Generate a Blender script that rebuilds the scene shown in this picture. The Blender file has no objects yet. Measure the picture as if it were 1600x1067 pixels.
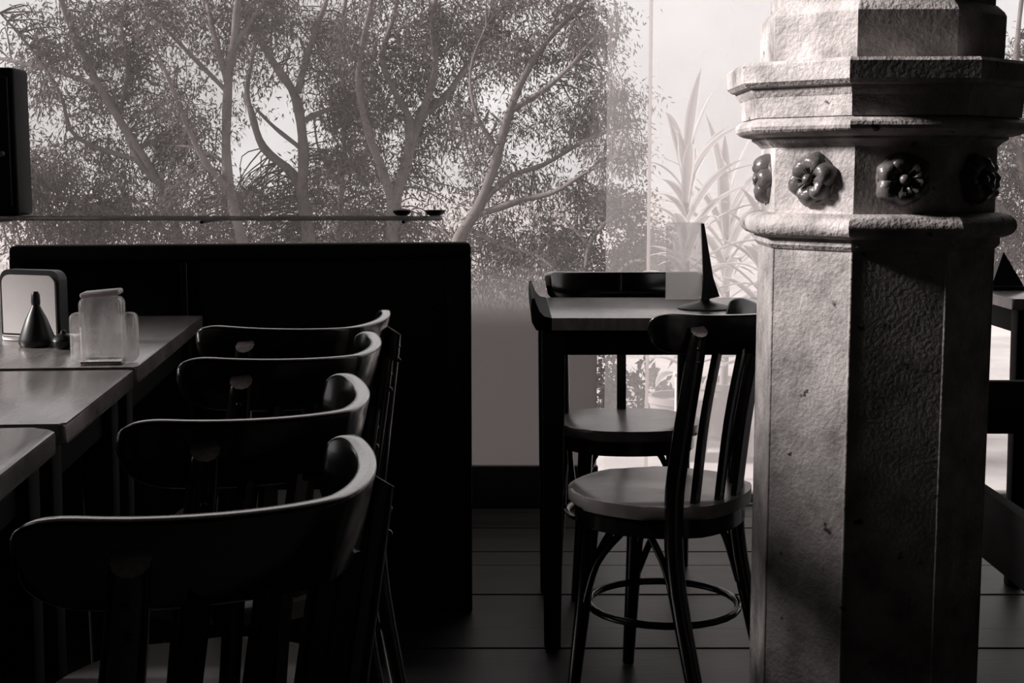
import bpy, bmesh, math, random
import numpy as np
from mathutils import Vector, Matrix

random.seed(7)
rng = np.random.default_rng(11)
sc = bpy.context.scene
COL = sc.collection
R = math.radians

# ------------------------------------------------------------------ camera
H = 1.11                       # eye height, seated photographer
FPX = 2200.0                   # focal length in pixels of the 1600 wide frame
PITCH = math.atan((533.5 - 267.0) / FPX)
cam_d = bpy.data.cameras.new('camera')
cam_d.sensor_width = 36.0
cam_d.lens = FPX / 1600.0 * 36.0
cam_d.clip_end = 500
cam = bpy.data.objects.new('camera', cam_d)
COL.objects.link(cam)
cam.location = (0, 0, H)
cam.rotation_euler = (math.pi / 2 - PITCH, 0, 0)
sc.camera = cam

# ------------------------------------------------------------------ sky, sun, exposure
world = bpy.data.worlds.new('overcast_sky')
sc.world = world
world.use_nodes = True
wn, wl = world.node_tree.nodes, world.node_tree.links
wn.clear()
w_out = wn.new('ShaderNodeOutputWorld')
w_bg = wn.new('ShaderNodeBackground')
w_tc = wn.new('ShaderNodeTexCoord')
w_noise = wn.new('ShaderNodeTexNoise')
w_noise.inputs['Scale'].default_value = 5.0
w_noise.inputs['Detail'].default_value = 6.0
w_noise.inputs['Roughness'].default_value = 0.6
w_ramp = wn.new('ShaderNodeValToRGB')
w_ramp.color_ramp.elements[0].position = 0.35
w_ramp.color_ramp.elements[0].color = (0.66, 0.625, 0.62, 1)
w_ramp.color_ramp.elements[1].position = 0.68
w_ramp.color_ramp.elements[1].color = (0.98, 0.95, 0.945, 1)
wl.new(w_tc.outputs['Generated'], w_noise.inputs['Vector'])
wl.new(w_noise.outputs['Fac'], w_ramp.inputs['Fac'])
wl.new(w_ramp.outputs['Color'], w_bg.inputs['Color'])
wl.new(w_bg.outputs['Background'], w_out.inputs['Surface'])
w_bg.inputs['Strength'].default_value = 1.18

SUN_EL, SUN_DIR = R(27), Vector((-1.0, 0.04, 0)).normalized()
sun_d = bpy.data.lights.new('sun', 'SUN')
sun_d.energy = 9.0
sun_d.angle = R(11)
sun_d.color = (1.0, 0.94, 0.92)
sun = bpy.data.objects.new('sun', sun_d)
COL.objects.link(sun)
sun_vec = Vector((SUN_DIR.x * math.cos(SUN_EL), SUN_DIR.y * math.cos(SUN_EL), math.sin(SUN_EL)))
sun.rotation_euler = sun_vec.to_track_quat('Z', 'Y').to_euler()
sun.location = (-12, 2, 9)

def portal(name, loc, rot, sx, sy):
    d = bpy.data.lights.new(name, 'AREA')
    d.shape = 'RECTANGLE'; d.size = sx; d.size_y = sy
    d.cycles.is_portal = True
    o = bpy.data.objects.new(name, d)
    o.location = loc; o.rotation_euler = rot
    COL.objects.link(o)
    return o
portal('sky_portal_back', (0.4, 4.80, 1.75), (R(90), 0, math.pi), 5.8, 3.5)
portal('sky_portal_side', (-2.62, 2.30, 2.86), (R(90), 0, R(-90)), 1.5, 1.3)
portal('sky_portal_low', (-2.62, 2.35, 1.33), (R(90), 0, R(-90)), 1.5, 0.9)

sc.view_settings.view_transform = 'Standard'
sc.view_settings.look = 'None'
sc.view_settings.gamma = 1.0
sc.view_settings.use_curve_mapping = False
sc.view_settings.exposure = 0.0
sc.cycles.use_denoising = True
sc.cycles.max_bounces = 8
sc.cycles.diffuse_bounces = 4
sc.cycles.transparent_max_bounces = 24
sc.cycles.sample_clamp_indirect = 4.0
sc.cycles.caustics_reflective = False
sc.cycles.caustics_refractive = False

# ------------------------------------------------------------------ pixel -> place
CP, SP = math.cos(PITCH), math.sin(PITCH)
def ray(px, py):
    u, v = (px - 800.0) / FPX, (533.5 - py) / FPX
    return Vector((u, CP + v * SP, -SP + v * CP))
def at_z(px, py, z):
    r = ray(px, py); t = (z - H) / r.z
    return Vector((r.x * t, r.y * t, z))
def at_y(px, py, y):
    r = ray(px, py); t = y / r.y
    return Vector((r.x * t, y, H + r.z * t))

# ------------------------------------------------------------------ helpers
def link(o, parent=None):
    COL.objects.link(o)
    if parent is not None:
        o.parent = parent
    return o
def tag(o, label=None, cat=None, group=None, kind=None):
    if label: o['label'] = label
    if cat: o['category'] = cat
    if group: o['group'] = group
    if kind: o['kind'] = kind
    return o
def empty(name, loc=(0, 0, 0), rz=0.0):
    o = bpy.data.objects.new(name, None)
    o.empty_display_size = 0.1
    o.location = loc; o.rotation_euler = (0, 0, rz)
    return link(o)
def mesh_obj(name, me, mat, parent=None, smooth=False):
    o = bpy.data.objects.new(name, me)
    if mat is not None and not me.materials:
        me.materials.append(mat)
    if smooth:
        me.polygons.foreach_set('use_smooth', [True] * len(me.polygons))
    return link(o, parent)
def bm_obj(name, bm, mat, parent=None, smooth=False, sharp=None):
    bmesh.ops.recalc_face_normals(bm, faces=bm.faces[:])
    me = bpy.data.meshes.new(name)
    bm.to_mesh(me); bm.free()
    o = mesh_obj(name, me, mat, parent, smooth)
    if sharp is not None:
        me.set_sharp_from_angle(angle=sharp)
    return o
def py_obj(name, vs, fs, mat, parent=None, smooth=False, sharp=None):
    me = bpy.data.meshes.new(name)
    me.from_pydata([tuple(v) for v in vs], [], fs)
    me.validate()
    bm = bmesh.new(); bm.from_mesh(me)
    bmesh.ops.recalc_face_normals(bm, faces=bm.faces[:])
    bm.to_mesh(me); bm.free()
    o = mesh_obj(name, me, mat, parent, smooth)
    if sharp is not None:
        me.set_sharp_from_angle(angle=sharp)
    return o
def add_box(bm, c, s, rot=None, bevel=0.0, seg=2):
    m = Matrix.Translation(Vector(c))
    if rot is not None:
        m = m @ rot.to_4x4()
    m = m @ Matrix.Diagonal((s[0], s[1], s[2], 1))
    r = bmesh.ops.create_cube(bm, size=1.0, matrix=m)
    if bevel > 0:
        vs = set(r['verts'])
        es = [e for e in bm.edges if e.verts[0] in vs and e.verts[1] in vs]
        bmesh.ops.bevel(bm, geom=es, offset=bevel, segments=seg, affect='EDGES', profile=0.5)
def box(name, c, s, mat, parent=None, bevel=0.004, rot=None, seg=2):
    bm = bmesh.new(); add_box(bm, c, s, rot, bevel, seg)
    return bm_obj(name, bm, mat, parent, smooth=True, sharp=R(40))
def tube_geo(pts, radii, n=8, squash=None, cap=True):
    pts = [Vector(p) for p in pts]
    vs, fs = [], []
    up = Vector((0, 0, 1))
    prev = None
    for i, p in enumerate(pts):
        a = pts[max(i - 1, 0)]; b = pts[min(i + 1, len(pts) - 1)]
        t = (b - a).normalized()
        if prev is None:
            x = t.cross(up)
            if x.length < 1e-3: x = t.cross(Vector((0, 1, 0)))
        else:
            x = prev - t * prev.dot(t)
        x.normalize(); prev = x
        y = t.cross(x)
        rr = radii[i] if hasattr(radii, '__len__') else radii
        for k in range(n):
            ang = 2 * math.pi * k / n
            ry = rr if squash is None else rr * squash
            vs.append(p + x * (rr * math.cos(ang)) + y * (ry * math.sin(ang)))
    m = len(pts)
    for i in range(m - 1):
        for k in range(n):
            k2 = (k + 1) % n
            fs.append((i * n + k, i * n + k2, (i + 1) * n + k2, (i + 1) * n + k))
    if cap:
        fs.append(tuple(range(n - 1, -1, -1)))
        fs.append(tuple((m - 1) * n + k for k in range(n)))
    return vs, fs
def tube(name, pts, radii, mat, parent=None, n=8, squash=None):
    v, f = tube_geo(pts, radii, n, squash)
    return py_obj(name, v, f, mat, parent, smooth=True, sharp=R(50))
def smooth_path(pts, k=4):
    pts = [Vector(p) for p in pts]
    out = []
    for i in range(len(pts) - 1):
        p0 = pts[max(i - 1, 0)]; p1 = pts[i]; p2 = pts[i + 1]; p3 = pts[min(i + 2, len(pts) - 1)]
        for j in range(k):
            t = j / k
            out.append(0.5 * ((2 * p1) + (p2 - p0) * t + (2 * p0 - 5 * p1 + 4 * p2 - p3) * t * t + (3 * p1 - p0 - 3 * p2 + p3) * t ** 3))
    out.append(pts[-1])
    return out
def lathe(name, prof, mat, parent=None, n=32, loc=(0, 0, 0), phase=0.0, smooth=True, sharp=R(35), caps=True):
    vs, fs = [], []
    for r, z in prof:
        for k in range(n):
            a = 2 * math.pi * k / n + phase
            vs.append((loc[0] + r * math.cos(a), loc[1] + r * math.sin(a), loc[2] + z))
    m = len(prof)
    for i in range(m - 1):
        for k in range(n):
            k2 = (k + 1) % n
            fs.append((i * n + k, i * n + k2, (i + 1) * n + k2, (i + 1) * n + k))
    if caps:
        fs.append(tuple(range(n - 1, -1, -1)))
        fs.append(tuple((m - 1) * n + k for k in range(n)))
    return py_obj(name, vs, fs, mat, parent, smooth, sharp)
def slab(name, poly, z0, z1, mat, parent=None, bevel=0.004, seg=2):
    """extruded outline with softened edges"""
    bm = bmesh.new()
    vb = [bm.verts.new((x, y, z0)) for x, y in poly]
    vt = [bm.verts.new((x, y, z1)) for x, y in poly]
    bm.faces.new(vb[::-1]); bm.faces.new(vt)
    n = len(poly)
    for i in range(n):
        j = (i + 1) % n
        bm.faces.new((vb[i], vb[j], vt[j], vt[i]))
    if bevel > 0:
        es = [e for e in bm.edges if abs(e.verts[0].co.z - e.verts[1].co.z) < 1e-6]
        bmesh.ops.bevel(bm, geom=es, offset=bevel, segments=seg, affect='EDGES', profile=0.5)
    return bm_obj(name, bm, mat, parent, smooth=True, sharp=R(40))
def rounded_rect(x0, x1, y0, y1, r, k=5):
    pts = []
    for cx, cy, a0 in ((x1 - r, y1 - r, 0), (x0 + r, y1 - r, 90), (x0 + r, y0 + r, 180), (x1 - r, y0 + r, 270)):
        for i in range(k + 1):
            a = R(a0 + 90 * i / k)
            pts.append((cx + r * math.cos(a), cy + r * math.sin(a)))
    return pts
def copy_tree(o, parent=None):
    c = o.copy(); COL.objects.link(c); c.parent = parent
    for ch in list(o.children):
        copy_tree(ch, c)
    return c

# ------------------------------------------------------------------ materials (toned black and white)
def W(v, warm=1.0):
    return (v, v * (1 - 0.085 * warm), v * (1 - 0.11 * warm), 1)
def material(name, v, rough=0.6, spec=0.5, var=0.0, scale=8.0, bump=0.0, bscale=40.0, warm=1.0, stretch=(1, 1, 1), metal=0.0, coat=0.0):
    m = bpy.data.materials.new(name)
    m.use_nodes = True
    n, l = m.node_tree.nodes, m.node_tree.links
    b = n['Principled BSDF']
    b.inputs['Base Color'].default_value = W(v, warm)
    b.inputs['Roughness'].default_value = rough
    b.inputs['Specular IOR Level'].default_value = spec
    b.inputs['Metallic'].default_value = metal
    b.inputs['Coat Weight'].default_value = coat
    b.inputs['Coat Roughness'].default_value = 0.15
    tc = n.new('ShaderNodeTexCoord'); mp = n.new('ShaderNodeMapping')
    mp.inputs['Scale'].default_value = stretch
    l.new(tc.outputs['Object'], mp.inputs['Vector'])
    if var > 0:
        nz = n.new('ShaderNodeTexNoise')
        nz.inputs['Scale'].default_value = scale
        nz.inputs['Detail'].default_value = 7
        nz.inputs['Roughness'].default_value = 0.65
        rp = n.new('ShaderNodeValToRGB')
        rp.color_ramp.elements[0].position = 0.3
        rp.color_ramp.elements[1].position = 0.7
        rp.color_ramp.elements[0].color = W(v * (1 - var), warm)
        rp.color_ramp.elements[1].color = W(v * (1 + var), warm)
        l.new(mp.outputs['Vector'], nz.inputs['Vector'])
        l.new(nz.outputs['Fac'], rp.inputs['Fac'])
        l.new(rp.outputs['Color'], b.inputs['Base Color'])
    if bump > 0:
        n2 = n.new('ShaderNodeTexNoise')
        n2.inputs['Scale'].default_value = bscale
        n2.inputs['Detail'].default_value = 5
        bp = n.new('ShaderNodeBump')
        bp.inputs['Strength'].default_value = bump
        bp.inputs['Distance'].default_value = 0.01
        l.new(mp.outputs['Vector'], n2.inputs['Vector'])
        l.new(n2.outputs['Fac'], bp.inputs['Height'])
        l.new(bp.outputs['Normal'], b.inputs['Normal'])
    return m
def glass(name, haze, haze_v=0.75, gloss=0.04, scale=1.2, var=0.5, film=None):
    """window pane: see-through, faintly reflecting, with added haze that scatters daylight and lifts the darks"""
    m = bpy.data.materials.new(name)
    m.use_nodes = True
    n, l = m.node_tree.nodes, m.node_tree.links
    n.clear()
    out = n.new('ShaderNodeOutputMaterial')
    tr = n.new('ShaderNodeBsdfTransparent'); tr.inputs['Color'].default_value = (1, 1, 1, 1)
    gl = n.new('ShaderNodeBsdfGlossy'); gl.inputs['Roughness'].default_value = 0.02
    tl = n.new('ShaderNodeBsdfTranslucent'); tl.inputs['Color'].default_value = W(haze_v, 0.5)
    m1 = n.new('ShaderNodeMixShader'); m2 = n.new('ShaderNodeMixShader')
    tc = n.new('ShaderNodeTexCoord'); mp = n.new('ShaderNodeMapping')
    mp.inputs['Scale'].default_value = (1, 1, 0.35)
    nz = n.new('ShaderNodeTexNoise'); nz.inputs['Scale'].default_value = scale; nz.inputs['Detail'].default_value = 5
    mr = n.new('ShaderNodeMapRange')
    mr.inputs['From Min'].default_value = 0.3; mr.inputs['From Max'].default_value = 0.7
    mr.inputs['To Min'].default_value = haze * (1 - var); mr.inputs['To Max'].default_value = haze * (1 + var)
    l.new(tc.outputs['Object'], mp.inputs['Vector']); l.new(mp.outputs['Vector'], nz.inputs['Vector'])
    l.new(nz.outputs['Fac'], mr.inputs['Value'])
    fac = mr.outputs['Result']
    if film:                       # added film standing in for a lit low wall, dense below film[0], fading out at film[1]
        sx = n.new('ShaderNodeSeparateXYZ'); fr = n.new('ShaderNodeMapRange'); mx = n.new('ShaderNodeMath'); mx.operation = 'MAXIMUM'
        fr.interpolation_type = 'SMOOTHSTEP'
        fr.inputs['From Min'].default_value = film[0]; fr.inputs['From Max'].default_value = film[1]
        fr.inputs['To Min'].default_value = 0.97; fr.inputs['To Max'].default_value = 0.0
        l.new(tc.outputs['Object'], sx.inputs['Vector']); l.new(sx.outputs['Z'], fr.inputs['Value'])
        l.new(fac, mx.inputs[0]); l.new(fr.outputs['Result'], mx.inputs[1]); fac = mx.outputs['Value']
    l.new(fac, m1.inputs['Fac'])
    l.new(tr.outputs['BSDF'], m1.inputs[1]); l.new(tl.outputs['BSDF'], m1.inputs[2])
    m2.inputs['Fac'].default_value = gloss
    l.new(m1.outputs['Shader'], m2.inputs[1]); l.new(gl.outputs['BSDF'], m2.inputs[2])
    l.new(m2.outputs['Shader'], out.inputs['Surface'])
    return m
def leaf_mat(name, v, var=0.35, trans=0.3, warm=1.6):
    m = bpy.data.materials.new(name)
    m.use_nodes = True
    n, l = m.node_tree.nodes, m.node_tree.links
    n.clear()
    out = n.new('ShaderNodeOutputMaterial')
    df = n.new('ShaderNodeBsdfDiffuse'); tl = n.new('ShaderNodeBsdfTranslucent'); mx = n.new('ShaderNodeMixShader')
    gi = n.new('ShaderNodeNewGeometry'); rp = n.new('ShaderNodeValToRGB')
    rp.color_ramp.elements[0].color = W(v * (1 - var), warm)
    rp.color_ramp.elements[1].color = W(v * (1 + var), warm)
    l.new(gi.outputs['Random Per Island'], rp.inputs['Fac'])
    l.new(rp.outputs['Color'], df.inputs['Color']); l.new(rp.outputs['Color'], tl.inputs['Color'])
    mx.inputs['Fac'].default_value = trans
    l.new(df.outputs['BSDF'], mx.inputs[1]); l.new(tl.outputs['BSDF'], mx.inputs[2])
    l.new(mx.outputs['Shader'], out.inputs['Surface'])
    return m

M = {}
M['chair'] = material('dark_varnished_wood', 0.006, 0.20, 0.4, 0.4, 14, 0.02, 60, stretch=(1, 1, 6), coat=0.3)
M['rim_light'] = material('rim_highlight_wood', 0.28, 0.22, 0.9, 0.5, 60, 0.05, 60, coat=0.8)  # pale tone paints the window highlight on rail tops and post ends
M['seat'] = material('worn_seat_wood', 0.17, 0.30, 0.9, 0.4, 10, 0.05, 30, coat=0.2)
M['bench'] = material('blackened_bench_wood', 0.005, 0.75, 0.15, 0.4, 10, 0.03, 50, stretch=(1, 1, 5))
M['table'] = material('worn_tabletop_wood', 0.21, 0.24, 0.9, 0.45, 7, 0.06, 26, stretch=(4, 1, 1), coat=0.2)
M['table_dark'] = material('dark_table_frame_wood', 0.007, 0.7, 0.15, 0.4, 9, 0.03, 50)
M['plaster'] = material('painted_plaster', 0.07, 0.8, 0.3, 0.12, 3, 0.12, 60)
M['ceiling'] = material('ceiling_paint', 0.12, 0.9, 0.2)
M['darkwall'] = material('dark_wall_paint', 0.02, 0.9, 0.2)
M['plank'] = material('dark_floor_board', 0.016, 0.42, 0.3, 0.5, 3, 0.06, 30, stretch=(0.6, 5, 1))
M['stone'] = material('painted_cast_stone', 0.42, 0.62, 0.4, 0.58, 13, 0.34, 150, warm=0.9)
_n, _l = M['stone'].node_tree.nodes, M['stone'].node_tree.links
_p = _n['Principled BSDF']; _src = _p.inputs['Base Color'].links[0].from_socket
_t = _n.new('ShaderNodeTexCoord'); _z = _n.new('ShaderNodeTexNoise'); _z.inputs['Scale'].default_value = 38; _z.inputs['Detail'].default_value = 3
_r = _n.new('ShaderNodeMapRange'); _r.inputs['From Min'].default_value = 0.68; _r.inputs['From Max'].default_value = 0.73
_m = _n.new('ShaderNodeMix'); _m.data_type = 'RGBA'; _m.inputs['B'].default_value = W(0.05)
_l.new(_t.outputs['Object'], _z.inputs['Vector']); _l.new(_z.outputs['Fac'], _r.inputs['Value']); _l.new(_r.outputs['Result'], _m.inputs['Factor'])
_l.new(_src, _m.inputs['A']); _l.new(_m.outputs['Result'], _p.inputs['Base Color'])
M['rosette'] = material('dark_glazed_stone', 0.11, 0.30, 0.5, 0.35, 18, 0.3, 60, warm=0.9)
M['frame'] = material('grey_window_frame', 0.30, 0.5, 0.4, 0.1, 5)
M['framedark'] = material('dark_window_frame', 0.05, 0.5, 0.4, 0.1, 5)
M['pane'] = glass('hazy_window_glass', 0.07, 0.75)  # haze put into the glass to wash out the trees
M['pane_side'] = glass('side_window_glass', 0.02, 0.75)
M['pane_frost'] = glass('frosted_strip_glass', 0.20, 0.80, var=0.15)
M['pane_edge'] = glass('bright_glass_edge', 0.75, 0.95, var=0.1)
M['pane_wall_film'] = glass('hazy_glass_wall_film', 0.10, 0.31, film=(0.58, 0.86))  # translucent film added in place of a low wall, to brighten it
M['pane_hazy'] = glass('hazy_door_glass', 0.27, 0.98, var=0.15)
M['bark'] = material('smooth_gum_bark', 0.15, 0.9, 0.1, 0.35, 3, warm=1.5)
M['twig'] = material('dark_twig_bark', 0.09, 0.9, 0.1, 0.2, 3, warm=1.6)
M['leaf'] = leaf_mat('gum_leaf', 0.125)
M['leafd'] = leaf_mat('dark_shrub_leaf', 0.045)
M['ground'] = material('pale_dry_ground', 0.45, 0.95, 0.1, 0.3, 0.3, warm=0.8)
M['terrace'] = material('pale_terrace_slab', 0.55, 0.8, 0.2, 0.2, 3, warm=0.8)
M['white'] = material('white_paint', 0.75, 0.6, 0.3, 0.05, 5, warm=0.6)
M['card'] = glass('clear_acrylic_card', 0.35, 0.95, 0.05, 3.0, 0.1)
M['steel'] = material('polished_steel', 0.75, 0.12, 0.5, metal=1.0, warm=0.6)
M['black'] = material('black_plastic', 0.01, 0.4, 0.5)
M['pot'] = material('clay_pot', 0.25, 0.8, 0.3, 0.2, 6)
M['dleaf'] = leaf_mat('broad_plant_leaf', 0.40, 0.05, 0.5, 0.6)
M['dedge'] = leaf_mat('pale_leaf_margin', 0.72, 0.02, 0.5, 0.4)
M['face_shine'] = material('bright_reflection_white', 0.8, 0.8, 0.2, 0.04, 20, warm=0.6)  # white that stands in for light reflected by the holder's face
gj = bpy.data.materials.new('clear_jar_glass'); gj.use_nodes = True
_b = gj.node_tree.nodes['Principled BSDF']
_b.inputs['Base Color'].default_value = (0.97, 0.94, 0.93, 1)
_b.inputs['Roughness'].default_value = 0.06
_b.inputs['Transmission Weight'].default_value = 1.0
_b.inputs['IOR'].default_value = 1.45
_b.inputs['Specular IOR Level'].default_value = 0.5
M['jar'] = glass('cloudy_jar_glass', 0.30, 0.9, 0.16, 30, 0.8)
M['smoked'] = glass('smoked_glass_shelf', 0.75, 0.12, 0.04, 5.0, 0.1)

# ================================================================== THE ROOM
BACK = 4.60                    # inner face of the glazed back wall
XL, XR, YF, CEIL = -2.45, 3.3, -1.6, 3.6

floor = box('floor', ((XL + XR) / 2, (BACK + YF) / 2, -0.06), (XR - XL + 0.3, BACK - YF + 0.3, 0.08), M['darkwall'], bevel=0)
tag(floor, 'dark wooden boarded floor under the tables and chairs', kind='structure')
bm = bmesh.new(); add_box(bm, (0, 0, 0), (XR - XL, 0.1385, 0.022), None, 0.0012, 1)
pl0 = bm_obj('plank', bm, M['plank'], floor)
yy = 1.30
k = 0
while yy < BACK - 0.05:
    p = pl0 if k == 0 else pl0.copy()
    if k: COL.objects.link(p)
    p.parent = floor
    p.location = ((XL + XR) / 2 - 0 , yy, -0.011 + 0.0015 * math.sin(k * 2.3))
    yy += 0.14; k += 1
box('plank_field', ((XL + XR) / 2, (1.23 + YF) / 2, -0.011), (XR - XL, 1.23 - YF, 0.02), M['plank'], floor, bevel=0)

ceil = box('ceiling', ((XL + XR) / 2, (BACK + YF) / 2, CEIL + 0.06), (XR - XL + 0.5, BACK - YF + 0.5, 0.12), M['ceiling'], bevel=0)
tag(ceil, 'plain painted ceiling above the room', kind='structure')
wf = box('wall_front', ((XL + XR) / 2, YF - 0.08, CEIL / 2), (XR - XL + 0.3, 0.15, CEIL), M['darkwall'], bevel=0)
tag(wf, 'dark wall behind the photographer', kind='structure')
wr = box('wall_right', (XR + 0.08, (BACK + YF) / 2, CEIL / 2), (0.15, BACK - YF + 0.1, CEIL), M['plaster'], bevel=0)
tag(wr, 'plaster side wall beyond the column', kind='structure')
# side wall with an unseen low window added to light the tables and a high one above it
WY0, WY1 = 1.60, 3.00
LZ0, LZ1, WZ0, WZ1 = 0.92, 1.72, 2.33, 3.45
bm = bmesh.new()
xc, xt = XL - 0.08, 0.15
add_box(bm, (xc, (YF + WY0) / 2, CEIL / 2), (xt, WY0 - YF, CEIL))
add_box(bm, (xc, (BACK + 0.05 + WY1) / 2, CEIL / 2), (xt, BACK + 0.05 - WY1, CEIL))
for z0, z1 in ((0, LZ0), (LZ1, WZ0), (WZ1, CEIL)):
    add_box(bm, (xc, (WY0 + WY1) / 2, (z0 + z1) / 2), (xt, WY1 - WY0, z1 - z0))
wl_ = bm_obj('wall_left', bm, M['darkwall'])
tag(wl_, 'dark side wall with a high window and an added low one beside the left-hand tables', kind='structure')
for nm, z0, z1, lab in (('window_3', WZ0, WZ1, 'high side window that lets the sun onto the column'), ('fill_window', LZ0, LZ1, 'unseen low side window added to light the left-hand tables')):
    w3 = tag(empty(nm, (XL - 0.08, (WY0 + WY1) / 2, z0)), lab, kind='structure')
    hh, ww = z1 - z0, WY1 - WY0
    for s_ in (-1, 1): box('stile', (0, s_ * (ww / 2 - 0.015), hh / 2), (0.05, 0.03, hh), M['framedark'], w3, bevel=0)
    for z in (0.015, hh - 0.015): box('rail', (0, 0, z), (0.05, ww, 0.03), M['framedark'], w3, bevel=0)
    box('pane', (0, 0, hh / 2), (0.006, ww - 0.05, hh - 0.05), M['pane_side'], w3, bevel=0)

# back wall: glazing throughout; the left part's film replaces a low wall, added so daylight brightens it
X_DOOR = 0.285
bb = box('baseboard_back', ((XL + X_DOOR) / 2, BACK - 0.012, 0.07), (X_DOOR - XL, 0.024, 0.14), M['framedark'], bevel=0.004)
tag(bb, 'dark skirting board along the film that stands in for a low wall', kind='structure')
lintel = box('wall_back', ((XL + XR) / 2, BACK + 0.08, (3.3 + CEIL) / 2), (XR - XL, 0.16, CEIL - 3.3), M['plaster'], bevel=0)
tag(lintel, 'plaster band above the glazing', kind='structure')
X_A = at_y(948, 200, BACK + 0.08).x
X_B = at_y(1017, 200, BACK + 0.08).x
def window(name, label, x0, x1, z0, z1, fr, panes, side=(0.03, 0.03), bottom=0.03):
    w = tag(empty(name, ((x0 + x1) / 2, BACK + 0.08, z0)), label, kind='structure')
    hw, h = (x1 - x0) / 2, z1 - z0
    if side[0]: box('stile', (-hw + side[0] / 2, 0, h / 2), (side[0], 0.06, h), fr, w, bevel=0.003)
    if side[1]: box('stile', (hw - side[1] / 2, 0, h / 2), (side[1], 0.06, h), fr, w, bevel=0.003)
    if bottom: box('rail', (0, 0, bottom / 2), (x1 - x0, 0.06, bottom), fr, w, bevel=0.003)
    box('rail', (0, 0, h - 0.015), (x1 - x0, 0.06, 0.03), fr, w, bevel=0.003)
    for pm, a, b_ in panes:
        box('pane', ((a + b_) / 2 - (x0 + x1) / 2, 0, h / 2), (b_ - a, 0.006, h - 0.03), pm, w, bevel=0)
    return w
window('window_1', 'wide window with added haze, film in place of a low wall, gum trees behind it', XL, X_DOOR, 0.0, 3.3, M['frame'],
       [(M['pane_wall_film'], XL, X_DOOR)], side=(0.03, 0), bottom=0.03)
window('window_4', 'narrow clear strip of glazing beside the frosted strip', X_DOOR, X_A, 0.0, 3.3, M['frame'],
       [(M['pane'], X_DOOR, X_A)], side=(0, 0), bottom=0.03)
w2 = window('window_2', 'narrow pale frosted strip of glass beside the glazed door', X_A, X_B, 0.0, 3.3, M['frame'],
       [(M['pane_frost'], X_A, X_B)], side=(0, 0), bottom=0.03)
box('glass_edge', ((X_B - X_A) / 2 - 0.004, -0.006, 1.65), (0.011, 0.006, 3.24), M['pane_edge'], w2, bevel=0)
window('door_1', 'tall hazy glazed door with pale plants behind it', X_B, 1.36, 0.0, 3.3, M['frame'],
       [(M['pane_hazy'], X_B, 1.36)], side=(0, 0.03), bottom=0.03)
window('window_5', 'glazing with added haze to the right of the column', 1.36, XR, 0.0, 3.3, M['frame'],
       [(M['pane'], 1.36, XR)], side=(0.0, 0.03), bottom=0.03)

# ================================================================== OUTSIDE
GZ = -4.0
ground = py_obj('ground', [(-120, 7, GZ), (120, 7, GZ), (160, 220, GZ + 2.0), (-160, 220, GZ + 2.0)], [(0, 1, 2, 3)], M['ground'])
tag(ground, 'pale hazy ground below the trees', kind='structure')
terrace = box('terrace', (0.4, 5.75, -0.13), (7.0, 2.0, 0.2), M['terrace'], bevel=0.01)
tag(terrace, 'pale paved terrace outside the glass door', kind='structure')
bm = bmesh.new(); add_box(bm, (0, 0, 0), (0.49, 0.39, 0.03), None, 0.005, 1)
sl0 = bm_obj('paving_slab', bm, M['terrace'], terrace)
k = 0
for i in range(10):
    for j in range(5):
        p = sl0 if k == 0 else sl0.copy()
        if k: COL.objects.link(p)
        p.parent = terrace
        p.location = (-2.05 + 0.5 * i, -0.78 + 0.4 * j, 0.113 + 0.002 * ((i * 7 + j * 3) % 3))
        k += 1

# ---- gum trees -------------------------------------------------------------------
def leaves_mesh(name, base, direc, normal, length, width, mat, parent):
    n = len(base)
    side = np.cross(direc, normal)
    side /= np.linalg.norm(side, axis=1, keepdims=True) + 1e-9
    nb = np.cross(side, direc)
    tip = base + direc * length[:, None]
    mid = base + direc * (length * 0.42)[:, None] + nb * (length * 0.06)[:, None]
    l_ = mid - side * (width / 2)[:, None]
    r_ = mid + side * (width / 2)[:, None]
    v = np.stack([base, l_, tip, r_], axis=1).reshape(-1, 3)
    me = bpy.data.meshes.new(name)
    me.vertices.add(4 * n); me.vertices.foreach_set('co', v.astype(np.float32).ravel())
    me.loops.add(4 * n); me.loops.foreach_set('vertex_index', np.arange(4 * n, dtype=np.int32))
    me.polygons.add(n)
    me.polygons.foreach_set('loop_start', np.arange(0, 4 * n, 4, dtype=np.int32))
    me.polygons.foreach_set('loop_total', np.full(n, 4, dtype=np.int32))
    me.update(calc_edges=True)
    o = mesh_obj(name, me, mat, parent)
    o['kind'] = 'stuff'
    return o
def unit(a):
    return a / (np.linalg.norm(a, axis=1, keepdims=True) + 1e-9)

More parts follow.
